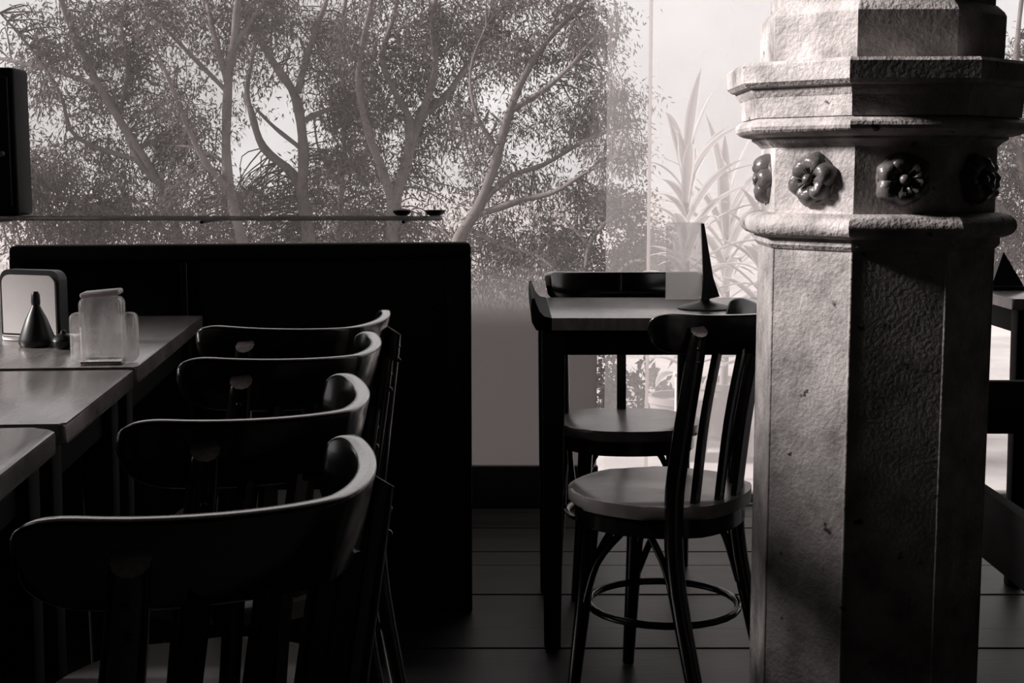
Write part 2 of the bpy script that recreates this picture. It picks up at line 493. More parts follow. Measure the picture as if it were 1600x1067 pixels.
# limbs: list of (pixel polyline, start radius px, end radius px, depth shift at the end in metres)
TREES = [
 dict(name='gum_tree', label='leaning gum tree with long diagonal limbs at far left of the window', D=16.0, base=(320, 560), limbs=[
   ([(320, 560), (300, 440), (278, 370), (250, 287), (185, 185), (153, 130), (110, 40), (80, -50)], 9, 4, -1.0),
   ([(250, 287), (215, 250), (171, 153), (110, 118), (18, 95), (-60, 80)], 6, 2, 1.2),
   ([(278, 370), (200, 340), (110, 312), (30, 300), (-40, 290)], 5, 2, -1.2),
   ([(185, 185), (200, 110), (190, 40), (205, -40)], 4, 2, 0.6),
   ([(215, 250), (120, 215), (95, 150), (60, 90), (0, 20)], 4, 1.5, -0.8)]),
 dict(name='gum_tree', label='gum tree with a slim upright pale trunk left of the middle', D=15.0, base=(400, 560), limbs=[
   ([(400, 560), (388, 440), (379, 380), (365, 324), (354, 254), (356, 139), (365, 69), (372, 0), (380, -60)], 11, 5, 0.5),
   ([(365, 324), (352, 292), (319, 250), (290, 190), (262, 120), (235, 60)], 7, 2, -1.0),
   ([(355, 125), (342, 83), (328, 28), (319, -20)], 6, 3, 0.7),
   ([(352, 140), (300, 88), (262, 48), (225, 10)], 4, 2, -0.8),
   ([(361, 79), (393, 32), (425, -15)], 5, 2.5, 0.6),
   ([(354, 254), (300, 230), (250, 228)], 3, 1.5, 0.8)]),
 dict(name='gum_tree', label='gum tree with a stout forked trunk above the bench top', D=16.5, base=(492, 560), limbs=[
   ([(492, 560), (484, 400), (476, 324), (472, 296), (474, 231), (462, 153), (430, 102), (398, 46), (370, -20)], 13, 4, -0.8),
   ([(476, 324), (458, 273), (412, 231), (393, 176), (386, 139), (400, 60)], 9, 3, 0.9),
   ([(465, 145), (481, 83), (504, 18), (520, -30)], 6, 3, 0.6),
   ([(468, 230), (430, 200), (400, 170)], 4, 2, -0.7),
   ([(472, 190), (510, 172), (546, 160), (600, 110)], 5, 2, 0.9)]),
 dict(name='gum_tree', label='thin dark tree stem standing between two forked gum trees', D=18.5, base=(532, 560), limbs=[
   ([(532, 560), (530, 380), (533, 296), (539, 166), (530, 80), (545, -30)], 6, 3, 0.3),
   ([(538, 200), (565, 140), (590, 60)], 3, 1.5, 0.7),
   ([(534, 290), (500, 240), (490, 180)], 3, 1.5, -0.7)]),
 dict(name='gum_tree', label='gum tree with a broad pale forked trunk right of the bench middle', D=15.5, base=(612, 560), limbs=[
   ([(612, 560), (612, 400), (615, 324), (634, 259), (657, 185), (694, 153), (740, 88), (790, 20)], 14, 3, 0.9),
   ([(615, 324), (598, 268), (575, 205), (560, 120), (575, 30), (590, -30)], 8, 3, -0.9),
   ([(634, 259), (640, 190), (624, 157), (597, 93), (615, 28), (625, -30)], 7, 3, 0.6),
   ([(657, 185), (680, 110), (675, 30), (690, -30)], 7, 3, -0.6),
   ([(645, 225), (700, 190), (735, 190)], 3, 1.5, 0.9)]),
 dict(name='gum_tree', label='graceful gum tree whose curved trunk leans right beside the bench end', D=13.0, base=(690, 560), limbs=[
   ([(690, 560), (702, 420), (719, 370), (749, 321), (775, 250), (794, 182), (816, 126), (850, 70), (900, 15), (950, -40)], 12, 3, 0.6),
   ([(801, 171), (850, 141), (895, 100), (930, 60), (975, 50)], 5, 1.5, -0.7),
   ([(756, 314), (797, 276), (850, 257), (905, 225), (962, 200), (1000, 185)], 5, 1.5, 0.8),
   ([(745, 336), (812, 314), (865, 300), (915, 270), (965, 245)], 6, 1.5, -0.8),
   ([(780, 240), (745, 180), (735, 110), (760, 40)], 4, 1.5, 0.6),
   ([(728, 355), (790, 385), (840, 400), (870, 425)], 4, 1.5, -0.6)]),
 dict(name='gum_tree', label='small dark bushy tree above the right-hand cafe table', D=12.0, base=(915, 640), limbs=[
   ([(915, 640), (915, 520), (914, 445), (921, 385), (940, 355), (977, 321), (1000, 315)], 6, 2, 0.4),
   ([(915, 560), (944, 486), (959, 437), (992, 407), (1030, 419)], 5, 2, -0.4),
   ([(921, 385), (890, 350), (870, 330)], 3, 1, 0.4),
   ([(959, 437), (975, 460), (1010, 470)], 3, 1.5, 0.4)]),
 dict(name='gum_tree', label='dense tree seen at the right edge behind the column', D=15.0, base=(1650, 620), limbs=[
   ([(1650, 620), (1640, 480), (1620, 380), (1600, 280), (1585, 180), (1590, 60), (1600, -30)], 11, 3, 0.4),
   ([(1620, 380), (1570, 330), (1530, 290), (1500, 220)], 6, 2, -0.7),
   ([(1600, 280), (1650, 200), (1690, 100)], 6, 2, 0.7),
   ([(1640, 480), (1600, 440), (1550, 430)], 4, 1.5, 0.6)]),
]
# crown zones: tree index, ellipse in pixels, number of sprays
CROWN = [
 (0, 120, 90, 110, 95, 150), (0, 60, 240, 70, 90, 70), (0, 110, 300, 110, 70, 190), (0, 220, 210, 90, 110, 150), (0, 200, 345, 90, 40, 90),
 (0, 20, 60, 60, 70, 30), (0, 200, 40, 90, 60, 90),
 (1, 300, 60, 90, 80, 90), (1, 360, 30, 80, 60, 55), (1, 300, 190, 70, 70, 60), (1, 310, 320, 70, 55, 100), (1, 420, 15, 60, 30, 40), (1, 270, 250, 40, 50, 50),
 (2, 450, 60, 80, 80, 95), (2, 400, 130, 30, 50, 16), (2, 520, 130, 50, 90, 90), (2, 440, 320, 80, 50, 130), (2, 520, 230, 40, 60, 50),
 (3, 545, 90, 50, 110, 90), (3, 540, 300, 55, 70, 110), (3, 570, 180, 40, 50, 60),
 (4, 620, 60, 90, 80, 150), (4, 700, 80, 80, 80, 120), (4, 660, 180, 80, 60, 110), (4, 600, 250, 50, 70, 60), (4, 700, 270, 60, 70, 45), (4, 740, 30, 70, 50, 70), (4, 590, 350, 60, 30, 50),
 (5, 850, 40, 90, 60, 110), (5, 800, 110, 60, 60, 60), (5, 920, 60, 60, 60, 70), (5, 945, 170, 65, 50, 85), (5, 960, 240, 45, 35, 45), (5, 860, 190, 70, 60, 70),
 (5, 840, 270, 60, 40, 40), (5, 900, 310, 60, 40, 50), (5, 770, 250, 40, 60, 25), (5, 830, 370, 80, 50, 75), (5, 760, 400, 50, 50, 35), (5, 850, 430, 70, 35, 50), (5, 740, 200, 40, 60, 30),
 (6, 975, 320, 40, 22, 34), (6, 940, 330, 30, 25, 18), (6, 1005, 370, 35, 25, 26), (6, 985, 410, 55, 25, 60), (6, 988, 462, 48, 26, 130), (6, 1025, 420, 25, 20, 20), (6, 900, 380, 40, 40, 26), (6, 910, 450, 40, 30, 22),
 (0, 60, 370, 90, 40, 60), (0, 170, 385, 110, 35, 80), (0, 140, 110, 90, 70, 60), (1, 330, 385, 80, 30, 60), (2, 450, 385, 90, 30, 70), (3, 545, 380, 50, 30, 45), (4, 640, 380, 80, 35, 60), (5, 740, 350, 60, 40, 35), (5, 800, 430, 90, 45, 60),
 (7, 1580, 300, 80, 120, 260), (7, 1640, 150, 90, 120, 120), (7, 1590, 420, 60, 40, 60),
]
HOLES = [(432, 160, 26, 44), (478, 110, 14, 30), (205, 240, 20, 22), (110, 165, 22, 18), (18, 70, 16, 30), (330, 150, 14, 40), (500, 200, 16, 26), (400, 70, 14, 20), (170, 195, 12, 14),
         (445, 215, 26, 16), (300, 110, 14, 16), (395, 265, 22, 16), (620, 215, 14, 20), (720, 240, 20, 20), (830, 225, 22, 20), (880, 275, 40, 14), (700, 340, 30, 18), (800, 340, 24, 12), (120, 120, 10, 10), (560, 200, 10, 16), (690, 130, 12, 14), (760, 130, 14, 14), (880, 350, 20, 12)]
for ti, T in enumerate(TREES):
    D = T['D']
    b0 = at_y(*T['base'], D)
    root = empty('gum_tree', (b0.x, D, GZ + 0.35))
    tag(root, T['label'], 'tree', 'gum trees outside the window')
    off = Vector((b0.x, D, GZ + 0.35))
    samp, srad = [], []
    mpp = D / FPX
    for li, (poly, r0, r1, dz) in enumerate(T['limbs']):
        nP = len(poly)
        p3 = []
        start_shift = 0.0
        if li > 0:                                        # leave the parent limb at its own depth
            q = at_y(*poly[0], D)
            best = min(samp, key=lambda s: (s.x - q.x) ** 2 + (s.z - q.z) ** 2)
            start_shift = best.y - D
        for i, (px, py) in enumerate(poly):
            f = i / (nP - 1)
            p3.append(at_y(px, py, D + start_shift + dz * f * f))
        if li == 0:
            g = p3[0].copy(); g.z = GZ + 0.3; g.x += 0.1
            p3 = [g] + p3
        path = smooth_path(p3, 4)
        m_ = len(path)
        rad = [(r0 + (r1 - r0) * i / (m_ - 1)) * mpp * (1.0 + 0.10 * math.sin(i * 1.7 + li)) for i in range(m_)]
        if li == 0: rad[0] *= 1.6; rad[1] *= 1.3
        tube('trunk' if li == 0 else 'limb', [p - off for p in path], rad, M['bark'], root, n=8)
        keep = path if li else path[5:]
        samp += keep
    S = np.array([list(p) for p in samp])
    LB, LD, LN, LL, LW = [], [], [], [], []
    tv, tf = [], []
    for (t_, cx, cy, rx, ry, cnt) in CROWN:
        if t_ != ti: continue
        for _ in range(int(cnt * (0.78 if ti < 6 else 1.0))):
            a, q = random.uniform(0, 2 * math.pi), math.sqrt(random.random())
            px, py = cx + rx * q * math.cos(a), cy + ry * q * math.sin(a)
            if any(((px - hx) / hrx) ** 2 + ((py - hy) / hry) ** 2 < 1.0 for hx, hy, hrx, hry in HOLES) and random.random() < 0.85:
                continue
            c0 = at_y(px, py, D)
            d2 = (S[:, 0] - c0.x) ** 2 + (S[:, 2] - c0.z) ** 2
            j = int(np.argmin(d2 * rng.uniform(0.7, 1.3, len(d2))))
            A = Vector(S[j])
            yc = A.y + abs(random.gauss(0, 0.7)) - 0.12
            C = at_y(px, py, yc)
            L = (C - A).length
            mid = A.lerp(C, 0.55) + Vector((random.gauss(0, 0.08), random.gauss(0, 0.05), 0.10 + random.gauss(0, 0.08))) * min(L, 1.0)
            path = smooth_path([A, mid, C, C + (C - mid) * 0.25 + Vector((0, 0, -0.08))], 3)
            r_ = (0.6 + min(L, 1.2) * 0.9) * mpp
            v, f = tube_geo([p - off for p in path], [r_ * (1 - 0.8 * i / len(path)) for i in range(len(path))], 4, cap=False)
            o_ = len(tv)
            tv += v; tf += [tuple(x + o_ for x in ff) for ff in f]
            nl = random.randint(26, 46)
            scl = D / 15.0
            sp = 0.19 * scl * random.uniform(0.7, 1.25)
            ctr = np.array(C - off)
            base = ctr + rng.normal(0, sp * 0.55, (nl, 3)) * np.array([1, 1, 0.75])
            out = unit(base - ctr)
            dr_ = unit(out * 0.5 + rng.normal(0, 0.55, (nl, 3)) + np.array([0, 0, -0.75 if ti != 6 else -0.1]))
            LB.append(base); LD.append(dr_); LN.append(unit(rng.normal(0, 1, (nl, 3))))
            ln = rng.uniform(0.045, 0.088, nl) * scl
            if ti == 6: ln *= 0.8
            LL.append(ln); LW.append(ln * rng.uniform(0.2, 0.3, nl) * (1.0 if ti != 6 else 2.0))
    tw = py_obj('twigs', tv, tf, M['twig'], root); tw['kind'] = 'stuff'
    leaves_mesh('foliage', np.concatenate(LB), np.concatenate(LD), np.concatenate(LN), np.concatenate(LL), np.concatenate(LW),
                M['leafd'] if ti == 6 else M['leaf'], root)

# ---- low shrubs on the terrace and behind ------------------------------------------
def shrub(label, px, py, D, rx, ry, n, base_z, mat, leaf):
    c = at_y(px, py, D)
    root = tag(empty('shrub', (c.x, D, base_z)), label, 'shrub')
    cz = c.z - base_z
    for k in range(4):
        a = k * 1.6
        tube('stem', [(0.015 * math.cos(a), 0.015 * math.sin(a), 0), (rx * 0.3 * math.cos(a), rx * 0.3 * math.sin(a), cz * 0.7), (rx * 0.6 * math.cos(a), rx * 0.5 * math.sin(a), cz + ry * 0.4)], [0.012, 0.009, 0.004], M['twig'], root, n=5)
    dv = unit(rng.normal(0, 1, (n, 3)))
    rr = rng.uniform(0.3, 1.0, n) ** 0.5 * (1 + 0.25 * np.sin(dv[:, 0] * 9 + dv[:, 2] * 7))
    base = dv * rr[:, None] * np.array([rx, rx, ry]) + np.array([0, 0, cz])
    base[:, 2] = np.maximum(base[:, 2], 0.02)
    ln = rng.uniform(0.6, 1.3, n) * leaf
    leaves_mesh('foliage', base, unit(dv + rng.normal(0, 0.7, (n, 3))), unit(rng.normal(0, 1, (n, 3))), ln, ln * 0.45, mat, root)
    return root
shrub('low dark shrub on the terrace seen under the cafe table', 1000, 628, 5.9, 0.17, 0.15, 1400, -0.003, M['leafd'], 0.035)
shrub('narrow dark shrub on the terrace left of the table gap', 948, 600, 6.1, 0.05, 0.20, 500, -0.003, M['leafd'], 0.03)
pst = tag(empty('terrace_post', (at_y(1061, 620, 5.15).x, 5.15, -0.003)), 'slim white post on the terrace beside the dark shrub', 'post')
box('post_shaft', (0, 0, 0.18), (0.03, 0.03, 0.36), M['white'], pst, bevel=0.004)
box('post_cap', (0, 0, 0.367), (0.042, 0.042, 0.014), M['white'], pst, bevel=0.003)

# ---- corn plants beyond the hazy glass ----------------------------------------------
def strap_leaf(name, L, w, elev, bend, mat_c, mat_e, parent, az, z, k=9, x0=0.0, y0=0.0):
    """arching strap leaf with a keel and pale margins"""
    vs, fs, mi = [], [], []
    ca, sa = math.cos(az), math.sin(az)
    p = Vector((x0, y0, z)); ang = elev
    for i in range(k + 1):
        f = i / k
        d = Vector((math.cos(ang) * ca, math.cos(ang) * sa, math.sin(ang)))
        s = Vector((-sa, ca, 0))
        nrm = s.cross(d) * -1
        hw = w / 2 * (0.55 + 1.6 * f) * (1 - f ** 3.0) if f < 0.4 else w / 2 * 1.19 * (1 - ((f - 0.4) / 0.6) ** 2.2)
        hw = max(hw, 0.0006)
        for j, (q, h_) in enumerate(((-1, 0.25), (-0.66, 0.14), (0, 0), (0.66, 0.14), (1, 0.25))):
            vs.append(p + s * (q * hw) + nrm * (h_ * hw))
        p = p + d * (L / k)
        ang -= bend / k * (0.5 + 1.1 * f)
    for i in range(k):
        for j in range(4):
            a = i * 5 + j
            fs.append((a, a + 1, a + 6, a + 5)); mi.append(1 if j in (0, 3) else 0)
    me = bpy.data.meshes.new(name)
    me.from_pydata([tuple(v) for v in vs], [], fs)
    me.materials.append(mat_c); me.materials.append(mat_e)
    me.polygons.foreach_set('material_index', mi)
    return mesh_obj(name, me, None, parent, smooth=True)
def corn_plant(px, top_py, D, label, stem_h0, n, L0, pot=True):
    top = at_y(px, top_py, D)
    root = tag(empty('corn_plant', (top.x, D, -0.003)), label, 'plant', 'potted corn plants outside the glass door')
    lathe('pot', [(0.10, 0.0), (0.125, 0.16), (0.135, 0.2), (0.142, 0.2), (0.142, 0.225), (0.125, 0.225), (0.12, 0.20)], M['pot'], root, 20)
    tube('stem', [(0, 0, 0.19), (0.01, 0, top.z * 0.5), (0, 0.01, top.z - 0.02)], [0.018, 0.015, 0.010], M['pot'], root, n=8)
    for i in range(n):
        f = i / (n - 1)
        z = stem_h0 + (top.z - stem_h0) * f
        az = i * 2.399 + px
        elev = R(25 + 45 * f + random.uniform(-8, 8)) if f < 0.93 else R(78)
        bend = R(95 - 40 * f + random.uniform(-15, 15)) if f < 0.93 else R(22)
        sh = 0.45 if (px < 1100 and math.cos(az) < -0.25) else 1.0
        strap_leaf('leaf', L0 * sh * random.uniform(0.8, 1.1), 0.046 * random.uniform(0.85, 1.15), elev, bend, M['dleaf'], M['dedge'], root, az, z)
    return root
corn_plant(1072, 258, 5.55, 'tallest pale corn plant close to the frosted strip of glass', 0.30, 46, 0.46)
corn_plant(1135, 330, 5.95, 'middle pale corn plant behind the menu stand', 0.30, 36, 0.44)
corn_plant(1205, 385, 5.50, 'shortest pale corn plant half hidden by the column', 0.30, 28, 0.40)

# ================================================================== THE COLUMN
CD = 2.20
cpos = at_y(1367, 267, CD)
column = tag(empty('column', (cpos.x, CD, 0)), 'tall octagonal painted stone column with carved rosettes and moulded capital', 'column')
K8 = 1 / math.cos(R(22.5))
COLROT = R(-1.0)
def octa(name, prof, parent=column, mat=M['stone'], bevel=0.0):
    return lathe(name, [(a * K8, z) for a, z in prof], mat, parent, 8, phase=R(22.5) + COLROT, smooth=True, sharp=R(25))
def zc(py, ap):
    return at_y(1400, py, CD - ap).z
A0 = 0.1665
z_abt, z_abb = zc(88, .215), zc(131, .212)
z_c2 = zc(176, .200)
z_rl = zc(212, .19)
z_fz1, z_fz0 = zc(226, A0), zc(337, A0)
z_tb = zc(377, .185)
z_f2 = zc(391, .172)
octa('plinth', [(0.215, 0.0), (0.215, 0.10), (0.205, 0.115), (0.205, 0.125), (0.19, 0.14), (0.18, 0.16)])
octa('shaft', [(A0, 0.158), (A0, z_f2 + 0.002)])
def roll(z0, z1, r_in, r_out, k=10):
    zc_, hr = (z0 + z1) / 2, (z1 - z0) / 2
    return [(r_in + (r_out - r_in) * math.cos(R(-90 + 180 * i / k)) ** 0.8 if 0 < i < k else r_in, zc_ + hr * math.sin(R(-90 + 180 * i / k))) for i in range(k + 1)]
octa('lower_fillet', [(A0 - 0.002, z_f2 - 0.004), (0.169, z_f2 - 0.002), (0.174, z_f2 + 0.004), (0.174, z_tb + 0.004)])
octa('lower_roll', roll(z_tb, z_fz0 + 0.002, 0.166, 0.196))
octa('frieze', [(A0 - 0.001, z_fz0 - 0.004), (A0 - 0.001, z_fz1 + 0.001), (A0 + 0.003, z_fz1 + 0.006)])
octa('upper_fillet', [(A0, z_fz1 - 0.002), (0.172, z_fz1 + 0.004), (0.180, z_fz1 + 0.009), (0.181, z_rl + 0.004)])
octa('upper_roll', roll(z_rl, z_c2 - 0.001, 0.170, 0.206))
octa('cavetto', [(0.186, z_c2 - 0.004), (0.196, z_c2 - 0.003), (0.197, z_c2 + 0.012), (0.199, z_c2 + 0.026), (0.204, z_abb - 0.006), (0.207, z_abb + 0.002)])
octa('abacus', [(0.205, z_abb), (0.213, z_abb + 0.002), (0.219, z_abb + 0.008), (0.220, z_abt - 0.005), (0.216, z_abt)])
z_ub0, z_ub1 = z_abt - 0.002, zc(8, A0)
octa('upper_block', [(0.170, z_ub0), (0.171, z_ub1 - 0.006), (0.168, z_ub1), (0.158, z_ub1 + 0.010)])
octa('upper_shaft', [(0.156, z_ub1 + 0.006), (0.156, CEIL - 0.02)])
# narrow beads along the arrises of the shaft
for k in range(8):
    a = R(22.5 + 45 * k) + COLROT
    if math.sin(a) > 0.5: continue
    rr = A0 * K8 - 0.002
    tube('arris_bead', [(rr * math.cos(a), rr * math.sin(a), 0.16), (rr * math.cos(a), rr * math.sin(a), z_f2)], 0.003, M['stone'], column, n=8)
# rosettes
def petal_mesh():
    vs, fs = [], []
    nu, nv = 9, 7
    for i in range(nu):
        u = i / (nu - 1)
        for j in range(nv):
            s = -1 + 2 * j / (nv - 1)
            r = 0.005 + 0.034 * u
            hw = 0.0192 * (math.sin(min(1.0, u * 1.05) * math.pi * 0.78) ** 0.75 + 0.12)
            y = s * hw
            x = r - 0.006 * (s * s) * u + 0.0022 * math.cos(s * math.pi * 1.0) * u
            dome = (1 - abs(s) ** 2.2) * (0.009 + 0.010 * math.sin(u * math.pi * 0.85)) * (1 - 0.9 * u ** 6)
            groove = -0.0085 * math.exp(-(s / 0.24) ** 2) * (0.3 + 0.7 * (1 - u))
            vs.append((x, y, max(0.0, dome + groove)))
    for i in range(nu - 1):
        for j in range(nv - 1):
            a = i * nv + j
            fs.append((a, a + 1, a + nv + 1, a + nv))
    n0 = len(vs)
    rim = [i * nv for i in range(nu)] + [(nu - 1) * nv + j for j in range(1, nv)] + [i * nv + nv - 1 for i in range(nu - 2, -1, -1)] + [j for j in range(nv - 2, 0, -1)]
    for q in rim: vs.append((vs[q][0], vs[q][1], -0.006))
    m_ = len(rim)
    for i in range(m_):
        j = (i + 1) % m_
        fs.append((rim[i], rim[j], n0 + j, n0 + i))
    fs.append(tuple(n0 + i for i in range(m_)))
    return vs, fs
pv, pf = petal_mesh()
first = None
zros = (z_fz0 + z_fz1) / 2 + 0.001
proto = {}
for k in range(8):
    a = R(-90 + 45 * (k - 2)) + COLROT            # face normals
    if math.sin(a) > 0.3: continue
    nrm = Vector((math.cos(a), math.sin(a), 0))
    e1 = Vector((-math.sin(a), math.cos(a), 0)); e2 = Vector((0, 0, 1))
    rotm = Matrix((e1, e2, nrm)).transposed().to_4x4()
    base = Matrix.Translation(nrm * (A0 - 0.002) + Vector((0, 0, zros))) @ rotm
    if 'disc' not in proto:
        disc = lathe('rosette', [(0.036, -0.004), (0.0385, 0.002), (0.036, 0.006), (0.015, 0.008)], M['rosette'], column, 28)
        proto['disc'] = disc.data
    else:
        disc = mesh_obj('rosette', proto['disc'], None, column)
    disc.matrix_local = base
    tw = 0.3 * k
    for j in range(6):
        if 'petal' not in proto:
            pt = py_obj('petal', pv, pf, M['rosette'], disc, smooth=True, sharp=R(60))
            proto['petal'] = pt.data
        else:
            pt = mesh_obj('petal', proto['petal'], None, disc)
        pt.matrix_local = Matrix.Translation((0, 0, 0.006)) @ Matrix.Rotation(2 * math.pi * j / 6 + tw, 4, 'Z') @ Matrix.Diagonal((1.0 + 0.06 * math.sin(j * 2.1 + k), 1.0, 1.0 + 0.15 * math.sin(j * 1.3 + k), 1))
    if 'boss' not in proto:
        bs = lathe('centre_boss', [(0.0082, 0.0), (0.0082, 0.011), (0.007, 0.015), (0.004, 0.018), (0.0012, 0.0188)], M['rosette'], disc, 16)
        proto['boss'] = bs.data
    else:
        bs = mesh_obj('centre_boss', proto['boss'], None, disc)
    bs.matrix_local = Matrix.Translation((0, 0, 0.006))

# ================================================================== BENTWOOD CHAIRS
RA, RB, REX = 0.2089, 0.1616, 1.32           # half width and depth of the wrap-around rail
Z_TOP, RAIL_H = 0.83, 0.080
def rail_xy(t):
    s_, c_ = math.sin(t), math.cos(t)
    return RA * math.copysign(abs(s_) ** REX, s_), -RB * max(c_, 0.0) ** REX
def rail_y(u):
    s_ = (abs(u) / RA) ** (1 / REX)
    return -RB * math.sqrt(1 - s_ * s_) ** REX
def rail_geo():
    T, nseg = R(85), 72
    vs, fs, mi = [], [], []
    th, bv = 0.0095, 0.0030
    for i in range(nseg + 1):
        t = -T + 2 * T * i / nseg
        e = (T - abs(t)) / T                     # 0 at the tip
        h = RAIL_H / 2
        if e < 0.26:
            h *= max(0.0, 1 - (1 - e / 0.26) ** 2.1) ** 0.5 * 0.96 + 0.04
        cx, cy = rail_xy(t)
        ax, ay = rail_xy(t - 0.06); bx, by = rail_xy(t + 0.06)
        nx, ny = by - ay, -(bx - ax)
        q = math.hypot(nx, ny); nx /= q; ny /= q
        zc_ = Z_TOP - RAIL_H / 2 + 0.016 * (t / T) ** 2
        thk = th if e > 0.05 else th * (0.5 + 0.5 * e / 0.05)
        b_ = min(bv, h * 0.4, thk * 0.6)
        sec = [(-thk, -h + b_), (-thk + b_, -h), (thk - b_, -h), (thk, -h + b_), (thk, 0), (thk, h - 1.6 * b_), (thk - 0.35 * b_, h - 0.5 * b_), (thk - 1.3 * b_, h),
               (-thk + 1.3 * b_, h), (-thk + 0.35 * b_, h - 0.5 * b_), (-thk, h - 1.6 * b_), (-thk, 0)]
        for (d, z) in sec:
            lean = 0.009 * z / (RAIL_H / 2)      # leans back towards the top
            vs.append((cx + nx * (d + lean), cy + ny * (d + lean), zc_ + z))
    n = 12
    for i in range(nseg):
        for k in range(n):
            k2 = (k + 1) % n
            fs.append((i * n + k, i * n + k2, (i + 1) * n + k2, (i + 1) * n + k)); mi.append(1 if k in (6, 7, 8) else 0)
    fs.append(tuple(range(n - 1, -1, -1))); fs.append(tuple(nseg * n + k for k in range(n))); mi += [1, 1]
    return vs, fs, mi
def make_chair():
    root = empty('cafe_chair')
    v, f, mi = rail_geo()
    tr = py_obj('top_rail', v, f, M['chair'], root, smooth=True, sharp=R(70))
    tr.data.materials.append(M['rim_light'])          # bright rim highlight painted along the top edge
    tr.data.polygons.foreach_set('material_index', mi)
    # saddle seat
    prof = []
    outline = []
    for i in range(40):
        a = 2 * math.pi * i / 40
        c, s = math.cos(a), math.sin(a)
        outline.append((0.195 * math.copysign(abs(c) ** 0.85, c), 0.045 + 0.195 * math.copysign(abs(s) ** 0.85, s) * (1.0 if s > 0 else 0.88)))
    slab('seat', outline, 0.425, 0.452, M['seat'], root, bevel=0.010, seg=3)
    slab('seat_ring', [(x * 0.93, 0.045 + (y - 0.045) * 0.93) for x, y in outline], 0.385, 0.427, M['chair'], root, bevel=0.004)
    for s in (-1, 1):
        # back post: outside the rail, sloping top, runs on down as the rear leg
        pts = [(s * 0.172, -0.098, Z_TOP - 0.024), (s * 0.170, -0.088, 0.74), (s * 0.167, -0.062, 0.58), (s * 0.166, -0.048, 0.45), (s * 0.168, -0.060, 0.28), (s * 0.178, -0.125, 0.0)]
        path = smooth_path(pts, 4)
        m_ = len(path)
        vv, ff = tube_geo(path, [0.0165 + 0.003 * math.sin(math.pi * i / (m_ - 1)) for i in range(m_)], 12)
        # slope the top end outward
        for q in range(12):
            p = vv[q]
            rr = Vector((p.x, p.y)).length
            vv[q] = Vector((p.x, p.y, p.z + (0.198 - rr) * 0.55))
        leg = py_obj('back_post', vv, ff, M['chair'], root, smooth=True, sharp=R(50))
        leg.data.materials.append(M['rim_light']); leg.data.polygons[len(ff) - 2].material_index = 1  # post end coloured as a lit highlight
        ang = math.atan2(-0.08, s * 0.10)
        for zz in (Z_TOP - 0.058, Z_TOP - 0.084):
            sx, sy = s * 0.170 + 0.0165 * math.cos(ang), -0.092 + 0.0165 * math.sin(ang)
            bm = bmesh.new()
            bmesh.ops.create_uvsphere(bm, u_segments=10, v_segments=6, radius=0.0045, matrix=Matrix.Translation((sx, sy, zz)))
            bm_obj('screw_plug', bm, M['chair'], leg, smooth=True)
        tube('front_leg', [(s * 0.112, 0.160, 0.42), (s * 0.122, 0.172, 0.22), (s * 0.138, 0.190, 0.0)], [0.020, 0.017, 0.013], M['chair'], root, n=12)
        tube('leg_brace', smooth_path([(s * 0.124, 0.172, 0.20), (s * 0.112, 0.152, 0.30), (s * 0.08, 0.12, 0.375), (s * 0.03, 0.10, 0.392)], 4), 0.008, M['chair'], root, n=8)
        tube('leg_brace', smooth_path([(s * 0.126, 0.170, 0.20), (s * 0.146, 0.13, 0.31), (s * 0.152, 0.07, 0.385)], 4), 0.008, M['chair'], root, n=8)
        tube('leg_brace', smooth_path([(s * 0.168, -0.060, 0.22), (s * 0.158, -0.03, 0.32), (s * 0.15, 0.01, 0.385)], 4), 0.008, M['chair'], root, n=8)
    for u in (-0.112, -0.056, 0.0, 0.056, 0.112):
        yt = rail_y(u) + 0.004
        w_ = 0.0125
        path = smooth_path([(u, yt, Z_TOP - RAIL_H + 0.012), (u * 0.98, yt + 0.026, 0.62), (u * 0.95, max(-0.115, yt + 0.045), 0.45)], 4)
        vs, fs = [], []
        for p in path:
            for dx, dy in ((-1, -1), (1, -1), (1, 1), (-1, 1)):
                vs.append((p.x + dx * w_, p.y + dy * 0.006, p.z))
        for i in range(len(path) - 1):
            for k in range(4):
                k2 = (k + 1) % 4
                fs.append((i * 4 + k, i * 4 + k2, (i + 1) * 4 + k2, (i + 1) * 4 + k))
        fs.append((3, 2, 1, 0)); fs.append(tuple(len(vs) - 4 + k for k in range(4)))
        py_obj('back_slat', vs, fs, M['chair'], root)
    tube('leg_ring', [(0.158 * math.cos(2 * math.pi * i / 28), 0.045 + 0.158 * math.sin(2 * math.pi * i / 28), 0.20) for i in range(29)], 0.008, M['chair'], root, n=8)
    return root
chair0 = make_chair()
tl_y = at_z(838, 497, 0.78).y      # near edge of the right-hand table
used = []
def place_chair(x, y, rot, label, group):
    o = chair0 if not used else copy_tree(chair0)
    used.append(o)
    o.location = (x, y, 0); o.rotation_euler = (0, 0, R(rot))
    tag(o, label, 'chair', group)
    return o
ROW = 'bentwood chairs in a row along the left-hand tables'
place_chair(-0.303, 1.279, 61, 'nearest dark bentwood chair of the row, large in the lower left', ROW)
place_chair(-0.352, 1.720, 64.5, 'second nearest dark bentwood chair of the row along the tables', ROW)
place_chair(-0.388, 2.234, 58, 'third bentwood chair of the row, behind the second one', ROW)
place_chair(-0.420, 2.645, 46, 'farthest bentwood chair of the row, close to the black bench back', ROW)
RG = 'bentwood chairs around the right-hand tables'
place_chair(0.36, 2.88, 60, 'bentwood chair with shining seat in front of the right-hand table beside the column', RG)
